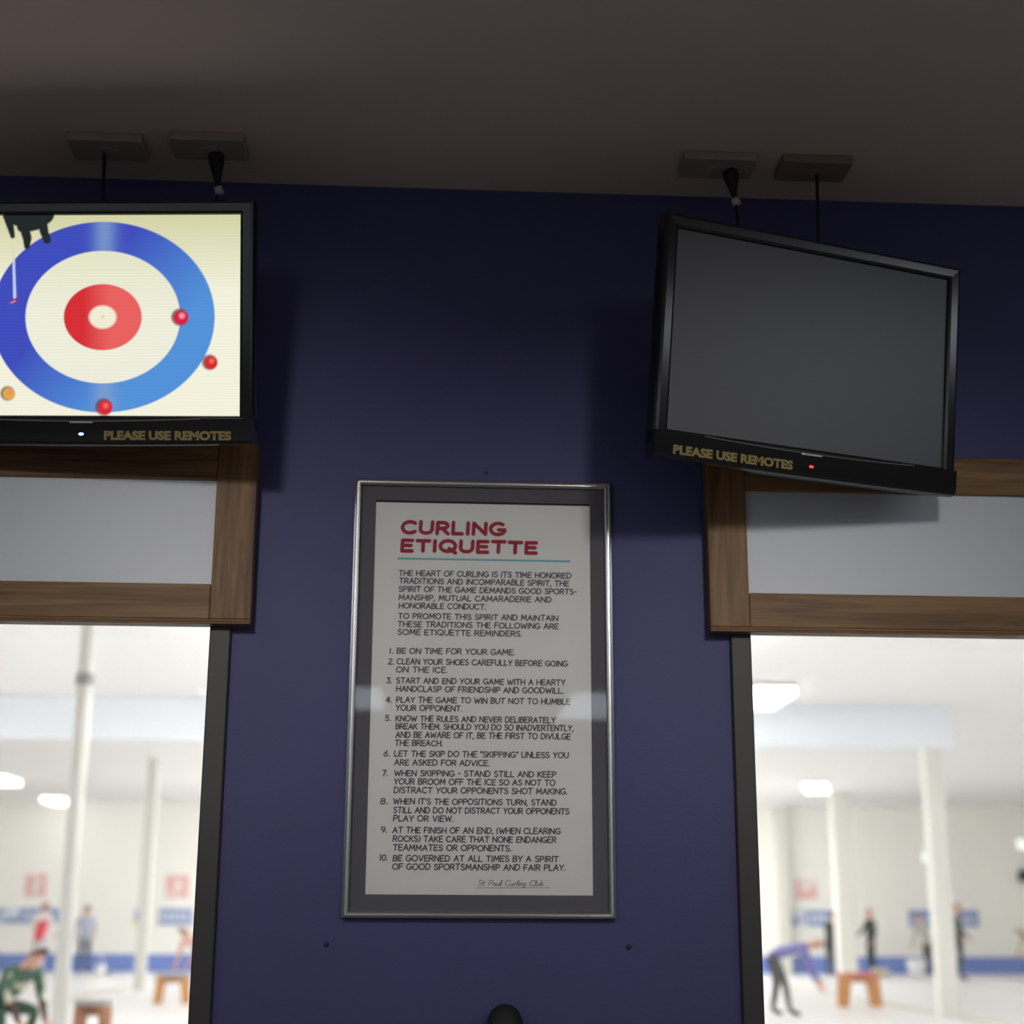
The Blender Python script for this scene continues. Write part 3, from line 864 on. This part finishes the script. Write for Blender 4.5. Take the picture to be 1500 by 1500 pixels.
def rink_lamp(x, y, label, rz=0.0, ln=1.5, m=None):
    t = thing('rink_lamp', label, 'ceiling lamp', (x, y, RZ), (0, 0, rz), 'lamps under the rink ceiling')
    obj('lamp_body', bx(-0.32, 0.32, -ln/2-.05, ln/2+.05, -0.06, -0.045, bevel=0.004), M_lampbody, t)
    obj('lamp_lens', bx(-0.28, 0.28, -ln/2, ln/2, -0.18, -0.0605, bevel=0.008), m or M_lamp, t)
    for s in (-1, 1): obj('hanger', bx(-0.02, 0.02, s*ln*0.35-0.02, s*ln*0.35+0.02, -0.045, 0), M_lampbody, t)
    return t
L1 = rink_lamp(-10.05, 40.0, 'far bright ceiling lamp seen through the left window, right of its neighbour', m=M_lampdim)
cp(L1, (-9.92, 33.6, RZ), 'bright ceiling lamp at the left picture edge, seen through the left window')
cp(L1, (4.95, 18.5, RZ), 'large bright ceiling lamp beside the dark jamb of the right window')
cp(L1, (9.5, 33.6, RZ), 'slanting strip of ceiling lamp by the thick column of the right window', (0, 0, -0.30))
rest = [(-9.9, 9), (-2.0, 34), (-0.6, 5), (-4.0, 34), (6.5, 38.5), (13.6, 9), (7.0, 34.5), (3.0, 34), (-0.6, 11), (2.3, 11), (-1.6, 17), (1.8, 17), (-1.6, 23), (2.2, 24),
        (-2.0, 30), (1.5, 31), (4.5, 30), (-2.4, 37), (1.4, 37.5), (5.0, 37), (-12.8, 17), (17.0, 20), (-13.2, 12), (15.5, 13), (18.6, 28), (9.5, 13.5), (-9.0, 13.5), (3.0, 14.5), (-1.8, 14.0)]  # unseen lamps added where they brighten the beam, ice and far wall
L2 = rink_lamp(rest[0][0], rest[0][1], 'bright ceiling lamp added to light the rink, hidden from view by the blue wall')
for x, y in rest[1:]:
    cp(L2, (x, y, RZ), 'bright ceiling lamp added to light the rink, hidden from view by the blue wall')
for x, z, lb in ((14.62, 3.5, 'small white light box on the far rink wall beside the wide column'), (17.47, 3.88, 'small white light box on the far rink wall at the right picture edge')):
    t = thing('wall_light', lb, 'wall light', (x, RY, z))
    obj('housing', bx(-0.17, 0.17, -0.10, 0, -0.19, 0.19, bevel=0.015), M_lampbody, t)
    obj('lens', bx(-0.14, 0.14, -0.118, -0.1005, -0.16, 0.16, bevel=0.006), emit_mat('wall_light_glow', (1, 1, 0.98), 1.15), t)
d = obj('wall_speaker', bx(17.32, 17.62, RY-0.2, RY, 2.83, 3.15, bevel=0.02), M_darkmetal)
tag(d, 'small dark box high on the far rink wall at the right picture edge', 'box')

# ---- banners and square signs on the far wall
def banner(x0, x1, z0, z1, label, dashes, gaps):
    t = thing('wall_banner', label, 'banner', ((x0+x1)/2, RY, z0), group='blue banners on the far rink wall')
    w = x1-x0; h = z1-z0
    obj('sheet', bx(-w/2, w/2, -0.04, 0, 0, h), M_banner, t)
    pm = bmesh.new()
    for a, b, c, e in dashes:
        bx(-w/2+a*w, -w/2+b*w, -0.046, -0.0402, c*h, e*h, pm)
    obj('banner_marking', pm, M_bannerpale, t, label='pale faded marks')
    return t
row = lambda a, b, n, c=.3, e=.72: [(a+(b-a)*i/n, a+(b-a)*(i+.62)/n, c, e) for i in range(n)]
banner(-12.6, -10.05, 1.525, 1.94, 'wide blue banner with slanting pale patches on the far wall, behind the white-shirted person',
       [(.12, .19, 0, 1), (.19, .27, .55, 1), (.36, .43, .3, .8), (.43, .56, .42, 1), (.30, .36, 0, .3)]+row(.62, .95, 4, .3, .68), 0)
banner(-7.33, -6.40, 1.505, 1.945, 'small blue banner with a pale band on the far wall beside the left window jamb', row(.06, .94, 5), 0)
banner(10.62, 11.86, 1.545, 1.99, 'blue banner with a pale left end on the far wall, seen through the right window', [(.0, .30, .55, 1), (.12, .34, .0, .4)]+row(.40, .97, 4, .3, .7), 0)
banner(14.02, 16.06, 1.545, 2.01, 'long blue banner on the far wall behind the wide column', row(.05, .95, 9, .25, .55), 0)
def square_sign(x0, x1, z0, z1, label, v):
    t = thing('square_sign', label, 'sign', ((x0+x1)/2, RY, z0), group='red square signs on the far rink wall')
    w = (x1-x0)/2; h = z1-z0
    obj('board', bx(-w, w, -0.03, 0, 0, h), M_signred, t)
    f = bmesh.new()
    if v == 0:
        bx(-.35*w, .35*w, -.036, -.0302, .12*h, .55*h, f); bx(-.1*w, .6*w, -.036, -.0302, .55*h, .8*h, f); bx(-.6*w, .1*w, -.036, -.0302, .82*h, h, f)
    elif v == 1:
        bx(-.25*w, .45*w, -.036, -.0302, .3*h, .8*h, f); bx(-.2*w, .1*w, -.036, -.0302, 0, .25*h, f); bx(-.9*w, -.5*w, -.036, -.0302, .1*h, .35*h, f)
    else:
        lathe([(.55*w, -.036), (.55*w, -.0302)], 16, f, (-.1*w, 0, .68*h), 'y'); bx(.25*w, .9*w, -.0365, -.0303, .62*h, h, f)
    obj('sign_marking', f, M_signpale, t, label='pale figure on the sign')
    return t
square_sign(-11.08, -10.51, 2.26, 2.87, 'faded red square sign above the white-shirted person', 0)
square_sign(-7.19, -6.55, 2.245, 2.855, 'faded red square sign beside the left window jamb', 1)
square_sign(10.76, 11.37, 2.30, 2.85, 'faded red square sign with a round pale middle, seen through the right window', 2)
pn = thing('wall_pennant', 'small blue and yellow pennant on the far wall beside a cream column', 'pennant', (-7.876, RY, 1.45))
obj('blue_cloth', bx(-0.11, 0.11, -0.03, 0, 0.16, 0.46), cloth('pennant_blue', (0.22, 0.26, 0.60)), pn)
pb = bmesh.new()
vs = [[pb.verts.new((x, y, z)) for x, z in ((-0.16, 0.16), (0.0, 0.16), (-0.12, 0.0))] for y in (-0.03, -0.001)]
pb.faces.new(vs[0]); pb.faces.new(vs[1][::-1])
for i in range(3): pb.faces.new((vs[0][i], vs[0][(i+1) % 3], vs[1][(i+1) % 3], vs[1][i]))
obj('yellow_tip', pb, cloth('pennant_yellow', (0.75, 0.70, 0.30)), pn, label='pale yellow tip')

# ---- low trestle benches on the ice
def bench(x, y, w, h, rz, label, top, leg, dp=0.36):
    t = thing('bench', label, 'bench', (x, y, ICE), (0, 0, rz), 'low benches on the ice')
    obj('seat', bx(-w/2, w/2, -dp/2, dp/2, h-0.06, h, bevel=0.01), top, t)
    for sx in (-1, 1):
        for sy in (-1, 1):
            b = bmesh.new()
            a0, a1 = sx*(w/2-0.14*w), sx*(w/2-0.06*w)
            pts = []
            for (cx, z, hw) in ((a1, 0, 0.095*w), (a0, h-0.06, 0.125*w)):
                pts.append([b.verts.new((cx+dx*hw, sy*(dp/2-0.05)+dy*0.03, z)) for dx, dy in ((-1, -1), (1, -1), (1, 1), (-1, 1))])
            for i in range(4): b.faces.new((pts[0][i], pts[0][(i+1) % 4], pts[1][(i+1) % 4], pts[1][i]))
            b.faces.new(pts[0][::-1]); b.faces.new(pts[1])
            obj('leg', b, leg, t)
    obj('stretcher', bx(-w/2+0.06, w/2-0.06, -0.02, 0.02, h-0.16, h-0.06), leg, t)
    return t
bench(-3.385, 13.4, 0.345, 0.56, -0.12, 'grey topped bench with brown legs beside the slim round column', M_greytop, M_brownwood, 0.24)
bench(-4.19, 24.0, 0.54, 0.49, 0, 'grey topped bench with orange legs beside the left window jamb', M_greytop, M_orangewood)
bench(7.50, 23.5, 0.66, 0.555, 0, 'red topped bench with orange legs in front of the thick column', M_redtop, M_orangewood)
def bucket(x, y, z0, r, h, label):
    t = thing('bucket', label, 'bucket', (x, y, z0))
    obj('pail', lathe([(r*0.8, 0), (r*0.95, h*0.5), (r, h), (r*0.92, h), (r*0.85, h*0.5), (r*0.72, 0.02)], 20), M_bucket, t, smooth=True)
    obj('rim', lathe([(r*0.99, h-0.03), (r*1.06, h-0.02), (r*1.06, h), (r*0.99, h+0.005)], 20), M_bucket, t, smooth=True)
    return t
bucket(13.60, 39.6, ICE, 0.27, 0.44, 'wide white tub on the ice in front of the blue band')
bucket(-8.30, 38.6, ICE, 0.14, 0.24, 'small white bucket on the ice right of the grey-shirted person')
tb = obj('carton', bx(12.2, 12.62, 38.9, 39.2, ICE, ICE+0.22, bevel=0.01), mat('pale_carton', (0.55, 0.52, 0.40), 0.8))
tag(tb, 'low pale box on the ice in front of the blue band', 'box')

# ---------------------------------------------------------------- people on the ice
def person(label, loc, rz, J, mats, hair, hair_m, scale=1.0, head_dir=(0, -1, 0), long_hair=False):
    """J: joint positions facing -y. One continuous skinned body; hair, eyes are children."""
    root = thing('person', label, 'person', loc, (0, 0, rz))
    root.scale = (scale,)*3
    V, Ed, Rd = [], [], []
    def add(p, r, parent=None):
        V.append(Vector(p)); Rd.append(r)
        if parent is not None: Ed.append((parent, len(V)-1))
        return len(V)-1
    pel = add(J['pelvis'], 0.135); wa = add(J['waist'], 0.125, pel); che = add(J['chest'], 0.15, wa)
    nk = add(J['neck'], 0.055, che)
    hd = Vector(head_dir).normalized()
    upv = (Vector(J['head'])-Vector(J['neck'])).normalized()
    h0 = add(Vector(J['head'])-upv*0.045+hd*0.012, 0.072, nk); h1 = add(Vector(J['head'])+upv*0.05, 0.092, h0); h2 = add(Vector(J['head'])+upv*0.105, 0.07, h1)
    segs = [(pel, wa, 'hem'), (wa, che, 'top'), (che, nk, 'top'), (nk, h0, 'skin'), (h0, h1, 'skin'), (h1, h2, 'skin')]
    for s in ('L', 'R'):
        sh = add(J['sh'+s], 0.068, che); el = add(J['el'+s], 0.047, sh); wr = add(J['wr'+s], 0.032, el)
        d = (V[wr]-V[el]).normalized(); pa = add(V[wr]+d*0.07, 0.034, wr)
        segs += [(che, sh, 'top'), (sh, el, 'top'), (el, wr, 'sleeve'), (wr, pa, 'skin')]
        sd = d.cross(Vector((0, 0, 1)) if abs(d.z) < .8 else Vector((1, 0, 0))).normalized(); bend = d.cross(sd)
        for k, ln in ((-1.5, .055), (-.5, .07), (.5, .075), (1.5, .065)):
            f0 = add(V[pa]+d*0.035+sd*0.017*k, 0.010, pa); f1 = add(V[f0]+d*ln*.6+bend*.012, 0.009, f0); f2 = add(V[f1]+d*ln*.4+bend*.025, 0.008, f1)
            segs += [(pa, f0, 'skin'), (f0, f1, 'skin'), (f1, f2, 'skin')]
        th = add(V[wr]+d*0.03+sd*0.045, 0.011, wr); t2 = add(V[th]+d*0.045+sd*0.012, 0.009, th)
        segs += [(wr, th, 'skin'), (th, t2, 'skin')]
        hp = add(J['hip'+s], 0.095, pel); kn_ = add(J['kn'+s], 0.066, hp); an = add(J['an'+s], 0.043, kn_)
        to = add(J['to'+s], 0.036, an)
        segs += [(pel, hp, 'legs'), (hp, kn_, 'legs'), (kn_, an, 'legs'), (an, to, 'shoe')]
    me = bpy.data.meshes.new('body')
    me.from_pydata([v[:] for v in V], Ed, [])
    o = bpy.data.objects.new('body', me); COL.objects.link(o)
    sk = o.modifiers.new('skin', 'SKIN'); sk.use_smooth_shade = True
    sv = me.skin_vertices[0].data
    for i, r in enumerate(Rd): sv[i].radius = (r, r)
    for i in (pel, wa, che): sv[i].radius = (Rd[i]*1.12, Rd[i]*0.82)
    sv[pel].use_root = True
    ss = o.modifiers.new('sub', 'SUBSURF'); ss.levels = 1; ss.render_levels = 1
    new = bpy.data.meshes.new_from_object(o.evaluated_get(bpy.context.evaluated_depsgraph_get()))
    bpy.data.objects.remove(o)
    names = ['skin', 'top', 'sleeve', 'hem', 'legs', 'shoe']
    for n in names: new.materials.append(mats[n])
    def dist(p, a, b):
        ab = b-a; t = max(0, min(1, (p-a).dot(ab)/max(ab.length_squared, 1e-9)))
        return (p-a-ab*t).length
    for pg in new.polygons:
        c = pg.center
        best = min(segs, key=lambda s: dist(c, V[s[0]], V[s[1]])-0.6*min(Rd[s[0]], Rd[s[1]])-(0.05 if s[2] == 'hem' else 0))
        pg.material_index = names.index(best[2]); pg.use_smooth = True
    b = bpy.data.objects.new('body', new); COL.objects.link(b); b.parent = root
    # hair
    hc = V[h1]+upv*0.012
    side = upv.cross(hd).normalized()
    F = Matrix((side, -hd, upv)).transposed()
    hb = sphere((0, 0, 0), 1, None, 18, 12, (0.098, 0.108, 0.108))
    kill = [v for v in hb.verts if (v.co.y < -0.045 and v.co.z < 0.055) or v.co.z < (-0.16 if long_hair else -0.075)]
    bmesh.ops.delete(hb, geom=kill, context='VERTS')
    for v in hb.verts: v.co = hc + F @ v.co
    obj('hair', hb, hair_m, root, smooth=True)
    for sx in (-1, 1):
        obj('eye', sphere(hc+F @ Vector((sx*0.033, -0.093, -0.012)), 0.011, None, 8, 6), M_eye, root, smooth=True)
        obj('ear', sphere(hc+F @ Vector((sx*0.092, 0.0, -0.025)), 0.022, None, 8, 6, (0.5, 1, 1.4)), mats['skin'], root, smooth=True)
    obj('nose', sphere(hc+F @ Vector((0, -0.102, -0.04)), 0.016, None, 8, 6, (0.8, 1.2, 1.5)), mats['skin'], root, smooth=True)
    mo = sphere(hc+F @ Vector((0, -0.088, -0.078)), 0.02, None, 8, 6, (1.1, 0.4, 0.3))
    obj('mouth', mo, M_lip, root, smooth=True)
    return root
M_lip = mat('lips', (0.5, 0.2, 0.18), 0.5)

def stand(**k):
    J = dict(pelvis=(0, 0, .96), waist=(0, 0, 1.12), chest=(0, 0, 1.33), neck=(0, 0, 1.50), head=(0, -.01, 1.62))
    for s, x in (('L', -1), ('R', 1)):
        J.update({'sh'+s: (x*.19, 0, 1.42), 'el'+s: (x*.24, .02, 1.15), 'wr'+s: (x*.25, -.06, .92), 'hip'+s: (x*.09, 0, .92),
                  'kn'+s: (x*.10, -.02, .50), 'an'+s: (x*.11, .02, .09), 'to'+s: (x*.12, -.14, .045)})
    J.update(k)
    return J
def bent(lean=1.0, drop=0.0, **k):
    """Bending forward (towards -y) from the hips; lean in radians."""
    J = stand()
    c, s_ = math.cos(lean), math.sin(lean)
    for n in ('waist', 'chest', 'neck', 'head', 'shL', 'shR'):
        x, y, z = J[n]; h = z-.96
        J[n] = (x, y-s_*h, .96+c*h)
    for n in list(J):
        x, y, z = J[n]
        if n[:2] not in ('an', 'to'): J[n] = (x, y, z-drop*(1 if n[:2] != 'kn' else .45))
    for s in 'LR':
        x, y, z = J['sh'+s]
        J['el'+s] = (x*1.1, y-.08, z-.27); J['wr'+s] = (x*.9, y-.2, z-.48)
        kx, ky, kz = J['kn'+s]; J['kn'+s] = (kx, ky-drop*.5, kz)
    J.update(k)
    return J
def kit(skin=M_skin, top=None, sleeve=None, hem=None, legs=None, shoe=None):
    return dict(skin=skin, top=top, sleeve=sleeve or top, hem=hem or top, legs=legs, shoe=shoe or M_rubber)
C_white = cloth('white_shirt', (0.86, 0.80, 0.78)); C_redhem = cloth('red_hem', (0.72, 0.08, 0.12)); C_paleg = cloth('pale_grey_trousers', (0.60, 0.60, 0.64))
C_stripe = cloth('grey_striped_top', (0.42, 0.44, 0.54)); C_navy = cloth('dark_navy_trousers', (0.07, 0.075, 0.12))
C_green = patch_cloth('green_patch_jacket', (0.07, 0.13, 0.085), (0.55, 0.53, 0.42)); C_dgreen = cloth('dark_green_trousers', (0.06, 0.11, 0.075)); C_brown = cloth('dark_brown_sleeve', (0.10, 0.06, 0.055)); C_pale = cloth('pale_trim', (0.62, 0.60, 0.52))
C_pink = cloth('pink_top', (0.70, 0.42, 0.38)); C_black = cloth('black_clothes', (0.055, 0.055, 0.05)); C_dgrey = cloth('dark_grey_clothes', (0.09, 0.09, 0.085))
C_lgrey = cloth('light_grey_top', (0.50, 0.50, 0.46)); C_violet = cloth('violet_blue_top', (0.19, 0.18, 0.40)); C_tan = cloth('tan_clothes', (0.50, 0.47, 0.30))

pi = math.pi
person('person in white shirt with red hem and pale trousers, back turned, by wide banner', (-9.85, 38.3, ICE), pi*0.95,
       bent(0.28, waist=(0, -.06, 1.18), elL=(-.30, -.05, 1.20), wrL=(-.30, -.25, 1.02), elR=(.29, -.1, 1.18), wrR=(.24, -.3, 1.05)), kit(top=C_white, hem=C_redhem, legs=C_paleg), True, M_hairred, 1.04)
person('standing person in a grey patterned top and dark trousers beside the slim round column', (-8.95, 39.6, ICE), 0.3, stand(wrR=(.22, -.2, 1.05)), kit(top=C_stripe, legs=C_navy), True, M_hairgrey, 0.99)
J3 = bent(0.85, 0.42, anL=(-.14, .05, .09), anR=(.16, -.25, .09), toL=(-.15, -.1, .045), toR=(.17, -.42, .045), knR=(.15, -.42, .46))
person('crouching dark-haired person in a green jacket, close at the lower left picture corner', (-4.36, 13.35, ICE), 0.95, J3, kit(top=C_green, sleeve=C_brown, hem=C_green, legs=C_dgreen), True, M_hairdark, 1.0)
person('person in a pink top bending down, mostly hidden by the left window jamb', (-4.09, 27.0, ICE), -2.2, bent(0.95, 0.18), kit(top=C_pink, legs=C_navy), True, M_hairdark, 0.98)
person('person in a violet blue top bent low beside the right window jamb', (5.34, 20.4, ICE), 1.45,
       bent(1.36, 0.04, anL=(-.12, -.22, .09), toL=(-.12, -.38, .045), anR=(.12, .02, .09), toR=(.12, -.14, .045), knL=(-.1, -.16, .50), knR=(.1, -.06, .50)), kit(top=C_violet, legs=C_dgrey), True, M_hairdark, 1.0)
person('slim person in black leaning beside the left edge of the thick column', (10.95, 38.6, ICE), 2.2, bent(0.2), kit(top=C_black, legs=C_dgrey), True, M_hairdark, 0.95)
person('standing person in dark clothes just right of the thick column', (12.36, 39.6, ICE), -1.35, stand(wrL=(-.2, -.35, 1.05), elL=(-.24, -.12, 1.16)), kit(top=C_black, legs=C_black), True, M_hairgrey, 1.0)
person('person in a light grey top bending over the wide white tub', (14.05, 39.9, ICE), -1.0, bent(0.55, 0.0), kit(top=C_lgrey, legs=C_dgrey), True, M_hairred, 0.97)
person('tall person in dark clothes standing right of the wide column', (13.52, 35.8, ICE), 1.3, stand(elL=(-.22, -.05, 1.15), wrL=(-.15, -.2, 1.0)), kit(top=C_dgrey, legs=C_dgrey), True, M_hairred, 1.06)
person('person in tan clothes bending at the right picture edge', (17.25, 40.0, ICE), -1.3, bent(1.1, 0.1), kit(top=C_tan, legs=C_tan), True, M_hairdark, 1.0)

def broom(a, b, label):
    a, b = Vector(a), Vector(b)
    t = thing('curling_broom', label, 'broom', b)
    obj('handle', tube([a-b, (0, 0, 0.03)], 0.016, 8), M_lampbody, t, smooth=True)
    obj('broom_head', bx(-0.1, 0.1, -0.035, 0.035, 0, 0.05, bevel=0.012), M_darkmetal, t)
broom((-8.72, 39.4, 1.22), (-8.2, 39.1, ICE), 'slim curling broom held out by the person in the grey patterned top')
